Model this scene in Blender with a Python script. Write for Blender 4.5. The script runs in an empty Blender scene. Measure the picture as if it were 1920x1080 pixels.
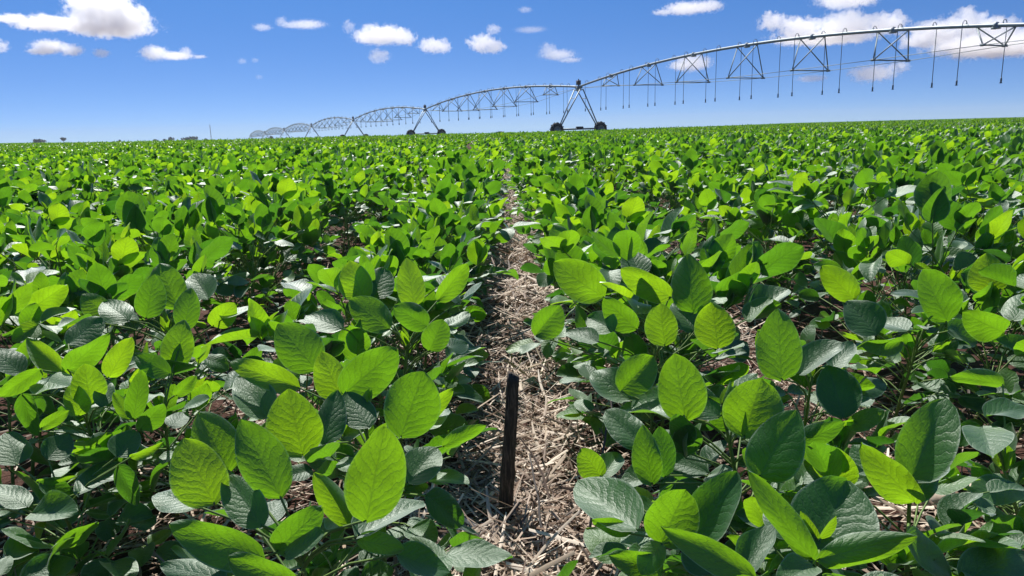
import bpy, bmesh, math, random
import numpy as np
from mathutils import Matrix, Vector

R = math.radians
scene = bpy.context.scene
COL = scene.collection

# ------------------------------------------------------------------ camera
CAM_H = 0.75
F_PX = 1387.0                       # focal length in pixels of a 1920 wide frame
cam_d = bpy.data.cameras.new('camera')
cam_d.sensor_width = 36.0
cam_d.lens = F_PX / 1920.0 * 36.0
cam_d.clip_start = 0.02
cam_d.clip_end = 30000.0
cam = bpy.data.objects.new('camera', cam_d)
COL.objects.link(cam)
CAM_ROT = (Matrix.Rotation(R(0.55), 4, 'Z') @ Matrix.Rotation(R(90 - 12.26), 4, 'X') @ Matrix.Rotation(R(-1.462), 4, 'Z'))
cam.matrix_world = Matrix.Translation((0, 0, CAM_H)) @ CAM_ROT
scene.camera = cam
_CR = CAM_ROT.to_3x3()

# ------------------------------------------------------------------ sky, sun, exposure
SUN_EL, SUN_AZ = 57.0, 24.0         # azimuth in degrees to the left of +Y
world = bpy.data.worlds.new('World')
scene.world = world
world.use_nodes = True
wn, wl = world.node_tree.nodes, world.node_tree.links
wn.clear()
w_out = wn.new('ShaderNodeOutputWorld')
w_bg = wn.new('ShaderNodeBackground')
w_sky = wn.new('ShaderNodeTexSky')
w_sky.sky_type = 'NISHITA'
w_sky.sun_disc = False
w_sky.sun_elevation = R(SUN_EL)
w_sky.sun_rotation = R(-SUN_AZ)
w_sky.altitude = 600
w_sky.air_density = 1.0
w_sky.dust_density = 0.25
w_sky.ozone_density = 3.0
w_tc = wn.new('ShaderNodeTexCoord')
w_sep = wn.new('ShaderNodeSeparateXYZ')
w_mx = wn.new('ShaderNodeMath'); w_mx.operation = 'MAXIMUM'; w_mx.inputs[1].default_value = 0.0
w_mul = wn.new('ShaderNodeMath'); w_mul.operation = 'MULTIPLY_ADD'
w_mul.inputs[1].default_value = 2.8; w_mul.inputs[2].default_value = 0.075
w_cmb = wn.new('ShaderNodeCombineXYZ')
wl.new(w_tc.outputs['Generated'], w_sep.inputs[0])
wl.new(w_sep.outputs['Z'], w_mx.inputs[0])
wl.new(w_mx.outputs[0], w_mul.inputs[0])
wl.new(w_sep.outputs['X'], w_cmb.inputs['X'])
wl.new(w_sep.outputs['Y'], w_cmb.inputs['Y'])
wl.new(w_mul.outputs[0], w_cmb.inputs['Z'])
wl.new(w_cmb.outputs[0], w_sky.inputs['Vector'])
w_tint = wn.new('ShaderNodeMix'); w_tint.data_type = 'RGBA'; w_tint.blend_type = 'MULTIPLY'
w_tint.inputs[0].default_value = 1.0
w_tint.inputs[7].default_value = (0.46, 0.66, 0.93, 1)       # the camera's cool white balance
w_tm = wn.new('ShaderNodeMix'); w_tm.data_type = 'RGBA'
w_tm.inputs[6].default_value = (0.58, 0.66, 0.84, 1)        # paler towards the horizon
w_tm.inputs[7].default_value = (0.43, 0.74, 1.04, 1)
w_tf = wn.new('ShaderNodeMath'); w_tf.operation = 'MULTIPLY'; w_tf.use_clamp = True; w_tf.inputs[1].default_value = 6.5
wl.new(w_mx.outputs[0], w_tf.inputs[0]); wl.new(w_tf.outputs[0], w_tm.inputs[0]); wl.new(w_tm.outputs[2], w_tint.inputs[7])
wl.new(w_sky.outputs['Color'], w_tint.inputs[6])
wl.new(w_tint.outputs[2], w_bg.inputs['Color'])
w_bg.inputs['Strength'].default_value = 0.098
wl.new(w_bg.outputs[0], w_out.inputs['Surface'])

sun_d = bpy.data.lights.new('sun', 'SUN')
sun_d.energy = 5.0
sun_d.angle = R(0.53)
sun_d.color = (1.0, 0.955, 0.88)
sun = bpy.data.objects.new('sun', sun_d)
COL.objects.link(sun)
_sd = Vector((-math.sin(R(SUN_AZ)) * math.cos(R(SUN_EL)), math.cos(R(SUN_AZ)) * math.cos(R(SUN_EL)), math.sin(R(SUN_EL))))
sun.rotation_euler = _sd.to_track_quat('Z', 'Y').to_euler()
SUN_DIR = np.array(_sd)
SUN_H = np.array([_sd.x, _sd.y, 0.0]) / math.hypot(_sd.x, _sd.y)

scene.view_settings.view_transform = 'Standard'
scene.view_settings.look = 'None'
scene.view_settings.exposure = 0.48
scene.view_settings.gamma = 1.0
scene.cycles.max_bounces = 16
scene.cycles.diffuse_bounces = 4
scene.cycles.glossy_bounces = 2
scene.cycles.transmission_bounces = 6
scene.cycles.transparent_max_bounces = 6
scene.cycles.volume_bounces = 14
scene.cycles.volume_step_rate = 0.6
scene.cycles.volume_max_steps = 256

rng = np.random.default_rng(7)
random.seed(7)

# ------------------------------------------------------------------ helpers
def ray(px, py):
    return (_CR @ Vector(((px - 960) / F_PX, (540 - py) / F_PX, -1.0)))      # unit depth along the lens axis

def at(px, py, depth):
    d = ray(px, py)
    return Vector((0, 0, CAM_H)) + d * depth

def on_plane(px, py, z):
    d = ray(px, py)
    return Vector((0, 0, CAM_H)) + d * ((z - CAM_H) / d.z)

def tag(o, label=None, cat=None, group=None, kind=None):
    if label: o['label'] = label
    if cat: o['category'] = cat
    if group: o['group'] = group
    if kind: o['kind'] = kind
    return o

def empty(name, loc=(0, 0, 0), parent=None):
    o = bpy.data.objects.new(name, None)
    o.empty_display_size = 0.1
    COL.objects.link(o)
    o.location = loc
    if parent: o.parent = parent
    return o

def link(name, me, parent=None, loc=(0, 0, 0)):
    o = bpy.data.objects.new(name, me)
    COL.objects.link(o)
    o.location = loc
    if parent: o.parent = parent
    return o

class MB:
    """collects quads/tris and attributes, builds one mesh"""
    def __init__(self):
        self.v, self.f, self.mi, self.uv, self.rnd, self.n = [], [], [], [], [], 0
    def add(self, verts, faces, mi=0, uv=None, rnd=0.0):
        verts = np.asarray(verts, float)
        self.v.append(verts)
        self.f.extend([tuple(i + self.n for i in f) for f in faces])
        self.mi.extend([mi] * len(faces))
        self.uv.append(np.zeros((len(verts), 2)) if uv is None else np.asarray(uv, float))
        self.rnd.append(np.full(len(verts), rnd))
        self.n += len(verts)
    def mesh(self, name, mats, smooth=True):
        me = bpy.data.meshes.new(name)
        V = np.concatenate(self.v)
        me.from_pydata(V.tolist(), [], self.f)
        for m in (mats if isinstance(mats, (list, tuple)) else [mats]):
            me.materials.append(m)
        me.polygons.foreach_set('material_index', self.mi)
        me.polygons.foreach_set('use_smooth', [smooth] * len(self.f))
        UV = np.concatenate(self.uv)
        lay = me.uv_layers.new(name='UVMap')
        li = np.zeros(len(me.loops), np.int32)
        me.loops.foreach_get('vertex_index', li)
        lay.data.foreach_set('uv', UV[li].ravel())
        a = me.attributes.new('rnd', 'FLOAT', 'POINT')
        a.data.foreach_set('value', np.concatenate(self.rnd))
        me.update()
        return me
    # ---- shapes
    def tube(self, pts, rad, seg=6, mi=0, cap=True, rnd=0.0):
        pts = [np.array(p, float) for p in pts]
        n = len(pts)
        rads = rad if hasattr(rad, '__len__') else [rad] * n
        V, Fc, UV = [], [], []
        prev = None
        for i in range(n):
            t = pts[min(i + 1, n - 1)] - pts[max(i - 1, 0)]
            t = t / (np.linalg.norm(t) + 1e-12)
            if prev is None:
                a = np.array([0, 0, 1.0]) if abs(t[2]) < 0.9 else np.array([1.0, 0, 0])
            else:
                a = prev
            u = a - t * a.dot(t); u /= np.linalg.norm(u) + 1e-12
            w = np.cross(t, u); prev = u
            for k in range(seg):
                an = 2 * math.pi * k / seg
                V.append(pts[i] + rads[i] * (math.cos(an) * u + math.sin(an) * w))
                UV.append((k / seg, i / max(1, n - 1)))
        for i in range(n - 1):
            for k in range(seg):
                k2 = (k + 1) % seg
                Fc.append((i * seg + k, i * seg + k2, (i + 1) * seg + k2, (i + 1) * seg + k))
        if cap:
            Fc.append(tuple(range(seg))[::-1])
            Fc.append(tuple((n - 1) * seg + k for k in range(seg)))
        self.add(V, Fc, mi, UV, rnd)
    def box(self, c, ax, ay, az, mi=0):
        c, ax, ay, az = (np.array(q, float) for q in (c, ax, ay, az))
        V = [c + sx * ax + sy * ay + sz * az for sx in (-1, 1) for sy in (-1, 1) for sz in (-1, 1)]
        Fc = [(0, 1, 3, 2), (4, 6, 7, 5), (0, 4, 5, 1), (2, 3, 7, 6), (0, 2, 6, 4), (1, 5, 7, 3)]
        self.add(V, Fc, mi)
    def lathe(self, c, axis, prof, seg=24, mi=0):
        """prof: (radius, offset along axis); closed"""
        c = np.array(c, float); axis = np.array(axis, float); axis /= np.linalg.norm(axis)
        a = np.array([0, 0, 1.0]) if abs(axis[2]) < 0.9 else np.array([1.0, 0, 0])
        u = a - axis * a.dot(axis); u /= np.linalg.norm(u); w = np.cross(axis, u)
        V, Fc = [], []
        n = len(prof)
        for k in range(seg):
            an = 2 * math.pi * k / seg
            e = math.cos(an) * u + math.sin(an) * w
            for r, o in prof:
                V.append(c + e * r + axis * o)
        for k in range(seg):
            k2 = (k + 1) % seg
            for i in range(n - 1):
                Fc.append((k * n + i, k2 * n + i, k2 * n + i + 1, k * n + i + 1))
        self.add(V, Fc, mi)

def new_mat(name):
    m = bpy.data.materials.new(name)
    m.use_nodes = True
    nt = m.node_tree
    nt.nodes.clear()
    out = nt.nodes.new('ShaderNodeOutputMaterial')
    return m, nt, out

def nd(nt, typ, **kw):
    n = nt.nodes.new(typ)
    for k, v in kw.items():
        if k == 'ins':
            for i, val in v.items(): n.inputs[i].default_value = val
        else:
            setattr(n, k, v)
    return n

def mth(nt, op, a, b=None, c=None):
    n = nt.nodes.new('ShaderNodeMath'); n.operation = op
    for i, v in enumerate((a, b, c)):
        if v is None: continue
        if isinstance(v, (int, float)): n.inputs[i].default_value = v
        else: nt.links.new(v, n.inputs[i])
    return n.outputs[0]

# ------------------------------------------------------------------ materials
def ramp(nt, fac, stops):
    r = nt.nodes.new('ShaderNodeValToRGB')
    el = r.color_ramp.elements
    while len(el) < len(stops): el.new(0.5)
    for e, (p, c) in zip(el, stops):
        e.position = p; e.color = (*c, 1)
    nt.links.new(fac, r.inputs[0])
    return r.outputs[0]

def leaf_material(name, veins):
    m, nt, out = new_mat(name)
    L = nt.links.new
    at_r = nd(nt, 'ShaderNodeAttribute', attribute_name='rnd')
    rnd = at_r.outputs['Fac']
    oi = nd(nt, 'ShaderNodeObjectInfo')
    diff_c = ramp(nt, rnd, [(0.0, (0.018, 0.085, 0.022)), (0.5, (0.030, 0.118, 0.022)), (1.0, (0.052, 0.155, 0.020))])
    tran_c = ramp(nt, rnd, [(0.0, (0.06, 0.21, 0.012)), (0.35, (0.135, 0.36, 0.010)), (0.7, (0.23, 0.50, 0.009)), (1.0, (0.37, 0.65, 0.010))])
    pb = nd(nt, 'ShaderNodeBsdfPrincipled')
    pb.inputs['Roughness'].default_value = 0.42
    pb.inputs['Specular IOR Level'].default_value = 0.3
    pb.inputs['Sheen Weight'].default_value = 0.10
    pb.inputs['Sheen Roughness'].default_value = 0.4
    tr = nd(nt, 'ShaderNodeBsdfTranslucent')
    if veins:
        uv = nd(nt, 'ShaderNodeUVMap', uv_map='UVMap')
        sp = nd(nt, 'ShaderNodeSeparateXYZ')
        L(uv.outputs[0], sp.inputs[0])
        u, v = sp.outputs['X'], sp.outputs['Y']           # u along 0..1, v across -1..1 stored as 0..1
        vv = mth(nt, 'ABSOLUTE', mth(nt, 'MULTIPLY_ADD', v, 2.0, -1.0))
        nz = nd(nt, 'ShaderNodeTexNoise', ins={'Scale': 5.0, 'Detail': 2.0})
        L(uv.outputs[0], nz.inputs['Vector'])
        s = mth(nt, 'SUBTRACT', mth(nt, 'MULTIPLY', u, 7.5), mth(nt, 'MULTIPLY', mth(nt, 'POWER', vv, 0.85), 2.6))
        s = mth(nt, 'ADD', s, mth(nt, 'MULTIPLY', nz.outputs['Fac'], 1.5))
        fr = mth(nt, 'ABSOLUTE', mth(nt, 'MULTIPLY_ADD', mth(nt, 'FRACT', s), 2.0, -1.0))   # 1 at the veins, 0 between
        lat = nd(nt, 'ShaderNodeMapRange', interpolation_type='SMOOTHSTEP', ins={1: 0.80, 2: 1.0, 3: 0.0, 4: 1.0})
        L(fr, lat.inputs[0])
        mid = nd(nt, 'ShaderNodeMapRange', interpolation_type='SMOOTHSTEP', ins={1: 0.0, 2: 0.07, 3: 1.0, 4: 0.0})
        L(vv, mid.inputs[0])
        vein = mth(nt, 'MAXIMUM', lat.outputs[0], mid.outputs[0])
        pz = nd(nt, 'ShaderNodeTexVoronoi', ins={'Scale': 26.0})
        L(uv.outputs[0], pz.inputs['Vector'])
        nz2 = nd(nt, 'ShaderNodeTexNoise', ins={'Scale': 30.0, 'Detail': 3.0, 'Roughness': 0.6})
        L(uv.outputs[0], nz2.inputs['Vector'])
        h = mth(nt, 'SUBTRACT', mth(nt, 'MULTIPLY', mth(nt, 'SUBTRACT', 1.0, fr), 0.7), mth(nt, 'MULTIPLY', vein, 0.55))
        h = mth(nt, 'ADD', h, mth(nt, 'MULTIPLY', nz2.outputs['Fac'], 1.3))
        h = mth(nt, 'SUBTRACT', h, mth(nt, 'MULTIPLY', pz.outputs['Distance'], 0.5))
        bp = nd(nt, 'ShaderNodeBump', ins={'Strength': 0.36, 'Distance': 0.0020})
        L(h, bp.inputs['Height'])
        L(bp.outputs[0], pb.inputs['Normal'])
        bp2 = nd(nt, 'ShaderNodeBump', ins={'Strength': 0.27, 'Distance': 0.0020})
        L(h, bp2.inputs['Height'])
        L(bp2.outputs[0], tr.inputs['Normal'])
        bp3 = nd(nt, 'ShaderNodeBump', ins={'Strength': 0.22, 'Distance': 0.0020})
        L(h, bp3.inputs['Height'])
        # veins let a little less light through, the blade is mottled
        k = mth(nt, 'SUBTRACT', 1.04, mth(nt, 'MULTIPLY', vein, 0.22))
        k = mth(nt, 'MULTIPLY', k, mth(nt, 'MULTIPLY_ADD', nz2.outputs['Fac'], 0.6, 0.70))
        tcl = nd(nt, 'ShaderNodeTexCoord')
        nz3 = nd(nt, 'ShaderNodeTexNoise', ins={'Scale': 28.0, 'Detail': 3.0})
        L(tcl.outputs['Object'], nz3.inputs['Vector'])
        k = mth(nt, 'MULTIPLY', k, mth(nt, 'MULTIPLY_ADD', nz3.outputs['Fac'], 0.9, 0.58))
        mul = nd(nt, 'ShaderNodeMix', data_type='RGBA', blend_type='MULTIPLY', ins={0: 1.0})
        cc = nd(nt, 'ShaderNodeCombineXYZ')
        for i in range(3): L(k, cc.inputs[i])
        L(tran_c, mul.inputs[6]); L(cc.outputs[0], mul.inputs[7])
        tran_c = mul.outputs[2]
        mv = nd(nt, 'ShaderNodeMix', data_type='RGBA', ins={7: (0.10, 0.19, 0.085, 1)})
        L(mth(nt, 'MULTIPLY', vein, 0.35), mv.inputs[0]); L(diff_c, mv.inputs[6])
        diff_c = mv.outputs[2]
        rim = nd(nt, 'ShaderNodeMapRange', interpolation_type='SMOOTHSTEP', ins={1: 0.91, 2: 0.985, 3: 0.0, 4: 0.75})   # pale hairy margin
        L(vv, rim.inputs[0])
        mr_ = nd(nt, 'ShaderNodeMix', data_type='RGBA', ins={7: (0.30, 0.38, 0.27, 1)})
        L(rim.outputs[0], mr_.inputs[0]); L(diff_c, mr_.inputs[6])
        diff_c = mr_.outputs[2]
    L(diff_c, pb.inputs['Base Color'])
    L(tran_c, tr.inputs['Color'])
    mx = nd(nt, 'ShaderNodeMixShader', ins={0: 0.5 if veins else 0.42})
    L(pb.outputs[0], mx.inputs[1]); L(tr.outputs[0], mx.inputs[2])
    lw = nd(nt, 'ShaderNodeLayerWeight', ins={0: 0.5})  # waxy, finely hairy coat that goes silver at a low angle
    gl = nd(nt, 'ShaderNodeBsdfGlossy', ins={'Roughness': 0.52, 'Color': (0.90, 0.96, 0.93, 1)})
    if veins:
        L(bp3.outputs[0], gl.inputs['Normal'])
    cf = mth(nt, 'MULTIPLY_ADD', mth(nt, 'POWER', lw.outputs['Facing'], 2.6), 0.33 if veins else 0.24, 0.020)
    m2 = nd(nt, 'ShaderNodeMixShader')
    L(cf, m2.inputs[0]); L(mx.outputs[0], m2.inputs[1]); L(gl.outputs[0], m2.inputs[2])
    L(m2.outputs[0], out.inputs['Surface'])
    return m

def plain_mat(name, col, rough=0.6, metal=0.0, noise=0.0, scale=8.0, bump=0.0, spec=0.5, col2=None):
    m, nt, out = new_mat(name)
    pb = nd(nt, 'ShaderNodeBsdfPrincipled', ins={'Roughness': rough, 'Metallic': metal, 'Base Color': (*col, 1), 'Specular IOR Level': spec})
    if noise > 0 or bump > 0:
        tc = nd(nt, 'ShaderNodeTexCoord')
        nz = nd(nt, 'ShaderNodeTexNoise', ins={'Scale': scale, 'Detail': 5.0, 'Roughness': 0.65})
        nt.links.new(tc.outputs['Object'], nz.inputs['Vector'])
        c2 = col2 or tuple(c * (1 - noise) for c in col)
        cr = ramp(nt, nz.outputs['Fac'], [(0.3, c2), (0.7, col)])
        nt.links.new(cr, pb.inputs['Base Color'])
        if bump > 0:
            b = nd(nt, 'ShaderNodeBump', ins={'Strength': 0.7, 'Distance': bump})
            nt.links.new(nz.outputs['Fac'], b.inputs['Height'])
            nt.links.new(b.outputs[0], pb.inputs['Normal'])
    nt.links.new(pb.outputs[0], out.inputs['Surface'])
    return m

M_LEAF = leaf_material('soybean_leaf', True)
M_LEAF_FAR_DIM = leaf_material('soybean_leaf_far_dim', False)  # copy dimmed for distance: less translucent, weaker coat, darkness put into the material
M_STEM = plain_mat('soybean_stem', (0.16, 0.26, 0.06), 0.6, noise=0.35, scale=30)
M_STEEL = plain_mat('galvanised_steel', (0.36, 0.41, 0.42), 0.55, 0.4, noise=0.25, scale=3)
M_STEEL_DARK = plain_mat('weathered_steel', (0.27, 0.32, 0.32), 0.55, 0.3, noise=0.3, scale=4)
M_HOSE = plain_mat('drop_hose_plastic', (0.10, 0.13, 0.16), 0.5)
M_TYRE = plain_mat('tyre_rubber', (0.020, 0.021, 0.023), 0.75, noise=0.3, scale=12)
M_BOX = plain_mat('control_box_paint', (0.09, 0.07, 0.06), 0.5)
M_STAKE = plain_mat('charred_wood', (0.030, 0.024, 0.020), 0.8, noise=0.6, scale=60, bump=0.002)
def stake_material():
    m, nt, out = new_mat('weathered_stake')
    tc = nd(nt, 'ShaderNodeTexCoord')
    mp = nd(nt, 'ShaderNodeMapping'); mp.inputs['Scale'].default_value = (260, 260, 14)
    nt.links.new(tc.outputs['Object'], mp.inputs[0])
    nz = nd(nt, 'ShaderNodeTexNoise', ins={'Scale': 1.0, 'Detail': 6.0, 'Roughness': 0.7})
    nt.links.new(mp.outputs[0], nz.inputs['Vector'])
    c = ramp(nt, nz.outputs['Fac'], [(0.32, (0.012, 0.010, 0.009)), (0.52, (0.06, 0.045, 0.034)), (0.70, (0.22, 0.17, 0.13))])
    pb = nd(nt, 'ShaderNodeBsdfPrincipled', ins={'Roughness': 0.7})
    nt.links.new(c, pb.inputs['Base Color'])
    b = nd(nt, 'ShaderNodeBump', ins={'Strength': 1.0, 'Distance': 0.003})
    nt.links.new(nz.outputs['Fac'], b.inputs['Height']); nt.links.new(b.outputs[0], pb.inputs['Normal'])
    nt.links.new(pb.outputs[0], out.inputs['Surface'])
    return m
M_STAKE = stake_material()
M_STALK = plain_mat('dry_stalk', (0.46, 0.37, 0.29), 0.75, noise=0.45, scale=45, bump=0.001)
M_TWIG = plain_mat('dry_twig', (0.10, 0.085, 0.08), 0.8, noise=0.4, scale=60)
M_BARK = plain_mat('tree_bark', (0.10, 0.08, 0.06), 0.9)
M_TREE = plain_mat('tree_foliage', (0.045, 0.085, 0.045), 0.7)

def straw_material():
    m, nt, out = new_mat('straw')
    a = nd(nt, 'ShaderNodeAttribute', attribute_name='rnd')
    c = ramp(nt, a.outputs['Fac'], [(0.0, (0.06, 0.036, 0.026)), (0.32, (0.22, 0.145, 0.105)), (0.66, (0.50, 0.39, 0.30)), (1.0, (0.78, 0.67, 0.56))])
    pb = nd(nt, 'ShaderNodeBsdfPrincipled', ins={'Roughness': 0.6})
    nt.links.new(c, pb.inputs['Base Color'])
    tr = nd(nt, 'ShaderNodeBsdfTranslucent')
    nt.links.new(c, tr.inputs['Color'])
    mx = nd(nt, 'ShaderNodeMixShader', ins={0: 0.15})
    nt.links.new(pb.outputs[0], mx.inputs[1]); nt.links.new(tr.outputs[0], mx.inputs[2])
    nt.links.new(mx.outputs[0], out.inputs['Surface'])
    return m
M_STRAW = straw_material()

def soil_material():
    m, nt, out = new_mat('red_soil')
    tc = nd(nt, 'ShaderNodeTexCoord')
    n1 = nd(nt, 'ShaderNodeTexNoise', ins={'Scale': 14.0, 'Detail': 8.0, 'Roughness': 0.7})
    nt.links.new(tc.outputs['Object'], n1.inputs['Vector'])
    c = ramp(nt, n1.outputs['Fac'], [(0.3, (0.035, 0.017, 0.013)), (0.55, (0.085, 0.040, 0.030)), (0.75, (0.16, 0.085, 0.066))])
    pb = nd(nt, 'ShaderNodeBsdfPrincipled', ins={'Roughness': 0.9, 'Specular IOR Level': 0.2})
    nt.links.new(c, pb.inputs['Base Color'])
    b = nd(nt, 'ShaderNodeBump', ins={'Strength': 0.9, 'Distance': 0.03})
    nt.links.new(n1.outputs['Fac'], b.inputs['Height'])
    nt.links.new(b.outputs[0], pb.inputs['Normal'])
    nt.links.new(pb.outputs[0], out.inputs['Surface'])
    return m
M_SOIL = soil_material()

# ------------------------------------------------------------------ terrain
# gentle convex swell: the crest of the field, not the far plain, makes the horizon
_px = np.array([-900, 0, 160, 460, 620, 797, 960, 1085, 1200, 1300, 1480, 1700, 1920, 2900], float)
_dl = np.array([4.5, 5, 7.7, 10.4, 10.3, 11.4, 11.5, 12, 9.3, 8.2, 5.6, 5.2, 5, 4.5])
CANOPY = 0.43
_A = ((_dl - 0.6) / F_PX / 2) ** 2 / (CAM_H - CANOPY)
_TH = np.arctan((_px - 957) / 1419.0)
def terrain(x, y):
    x = np.asarray(x, float); y = np.asarray(y, float)
    r = np.hypot(x, y)
    th = np.arctan2(x, y)
    a = np.interp(np.clip(th, _TH[0], _TH[-1]), _TH, _A)
    z = -a * np.maximum(r - 2.0, 0) ** 2
    rl = 0.0075 / np.maximum(a, 1e-7) + 2.0             # from here on it falls evenly
    zl = -a * (rl - 2.0) ** 2 - 0.015 * (r - rl)
    return np.where(r > rl, zl, z)

def build_ground():
    th = np.concatenate([np.linspace(-math.pi, -0.9, 20)[:-1], np.linspace(-0.9, 0.9, 90), np.linspace(0.9, math.pi, 20)[1:-1]])
    rr = np.concatenate([[0.15], np.linspace(0.4, 4, 16), np.geomspace(4.5, 300, 60), np.geomspace(330, 12000, 16)])
    T, Q = np.meshgrid(th, rr)
    X, Y = np.sin(T) * Q, np.cos(T) * Q
    Z = terrain(X, Y)
    V = np.stack([X, Y, Z], -1).reshape(-1, 3)
    n, k = len(th), len(rr)
    F = [(i * n + j, i * n + (j + 1) % n, (i + 1) * n + (j + 1) % n, (i + 1) * n + j) for i in range(k - 1) for j in range(n)]
    F.append(tuple(range(n))[::-1])
    mb = MB(); mb.add(V, F)
    o = link('ground', mb.mesh('ground', M_SOIL))
    tag(o, kind='structure')
build_ground()

# ------------------------------------------------------------------ crop rows
ROW = 0.74
GAP0 = on_plane(984, 900, 0.0).x            # middle of the open gap between two rows
def row_x(k, y):                            # k = ..., -1 (left of the gap), 0 (right of it), ...
    y = np.asarray(y, float)
    return GAP0 + (k + 0.5) * ROW - 0.0012 * np.minimum(y, 60) ** 2 - 0.144 * np.maximum(y - 60, 0)

# ------------------------------------------------------------------ soybean plants
def leaflet(L, W, nu, nv, fold, curl, wav, side, g):
    """blade along +y, across x, normal +z. returns verts, faces, uvs"""
    t = np.linspace(0, 1, nu + 1)
    s = np.linspace(-1, 1, nv + 1)
    prof = np.sin(np.pi * np.clip(t, 0, 1) ** g.uniform(0.78, 0.94)) ** g.uniform(0.50, 0.64)
    prof = prof * (1.0 - g.uniform(-0.02, 0.26) * t)
    prof[0] = 0.03; prof[-1] = 0.05
    T, S = np.meshgrid(t, s, indexing='ij')
    P = np.repeat(prof[:, None], nv + 1, 1)
    ax = S * P * W * 0.5
    x = ax * (1 + side * 0.12 * np.sign(S)) * math.cos(fold * 0.6)
    y = T * L - 0.04 * L * (np.abs(S) ** 1.5) * (1 - T)
    z = np.abs(ax) * math.tan(fold) * (1 - 0.35 * T)
    z = z - curl * L * (T ** 2) + g.normal(0, 0.16) * L * 0.5 * (np.abs(S) * P) ** 3 + g.normal(0, 0.22) * ax * T
    y = y - abs(curl) * 0.25 * L * T ** 3
    ph = g.uniform(0, 6.28, 4)
    z = z + wav * L * (np.sin(T * 7 + ph[0] + S * 1.5) * np.abs(S) * 0.5 + 0.35 * np.sin(T * 12 + ph[1]) * S * S
                       + 0.3 * np.sin(S * 3.1 + ph[2] + T * 4))
    V = np.stack([x, y, z], -1).reshape(-1, 3)
    F = [(i * (nv + 1) + j, i * (nv + 1) + j + 1, (i + 1) * (nv + 1) + j + 1, (i + 1) * (nv + 1) + j) for i in range(nu) for j in range(nv)]
    UV = np.stack([T, S * 0.5 + 0.5], -1).reshape(-1, 2)
    return V, F, UV

def unit(v):
    v = np.asarray(v, float)
    return v / (np.linalg.norm(v) + 1e-12)

def put_leaf(mb, base, d, nrm, L, W, nu, nv, fold, curl, wav, g, mi=0, rnd=None):
    d = unit(d); nrm = np.asarray(nrm, float)
    nrm = unit(nrm - d * nrm.dot(d))
    x = np.cross(d, nrm)
    V, F, UV = leaflet(L, W, nu, nv, fold, curl, wav, g.uniform(-1, 1), g)
    Wd = np.asarray(base) + V[:, :1] * x + V[:, 1:2] * d + V[:, 2:] * nrm
    mb.add(Wd, F, mi, UV, g.uniform(0, 1) if rnd is None else rnd)

def sph(az, el):
    return np.array([math.sin(az) * math.cos(el), math.cos(az) * math.cos(el), math.sin(el)])

def trifoliate(mb, ms, root, az, plen, pel, size, erect, lod, g, rnd_base):
    """one soybean leaf: petiole and three leaflets"""
    nu, nv = {0: (10, 8), 1: (5, 4), 2: (2, 2)}[lod]
    p0 = np.array(root, float)
    d0 = sph(az, pel)
    tip = p0 + d0 * plen + np.array([0, 0, -0.06 * plen])
    midp = p0 + d0 * plen * 0.5 + np.array([0, 0, 0.05 * plen])
    if ms is not None:
        ms.tube([p0, midp, tip], [0.0017, 0.0015, 0.0013], 5 if lod == 0 else 3, cap=False)
    for q in (-1, 0, 1):
        a = az + q * R(g.uniform(55, 95)) + g.normal(0, 0.2)
        el = g.normal(erect, 0.30)
        el = max(-0.5, min(1.45, el))
        L = size * (1.0 if q == 0 else g.uniform(0.74, 1.0)) * g.uniform(0.8, 1.1)
        d = sph(a, el)
        off = d * (0.020 if q == 0 else 0.004)
        up = np.array([0, 0, 1.0])
        roll = g.normal(0, 0.45)
        n0 = unit(up - d * d.dot(up) + 1e-6)
        x0 = np.cross(d, n0)
        nrm = n0 * math.cos(roll) + x0 * math.sin(roll)
        if el > 0.5:                                    # upper leaves turn their faces to the sun
            c_ = d.dot(SUN_H)
            if c_ > 0: d = unit(d - SUN_H * c_ * 0.8)
            nrm = nrm + SUN_H * 0.9
        if ms is not None and q == 0:
            ms.tube([tip, tip + off], [0.0012, 0.001], 4 if lod == 0 else 3, cap=False)
        put_leaf(mb, tip + off, d, nrm, L, L * g.uniform(0.68, 0.84), nu, nv,
                 g.uniform(0.06, 0.55), g.normal(0.10, 0.13), g.uniform(0.025, 0.06), g, 0,
                 min(1, max(0, rnd_base + g.normal(0, 0.30))))

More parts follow.
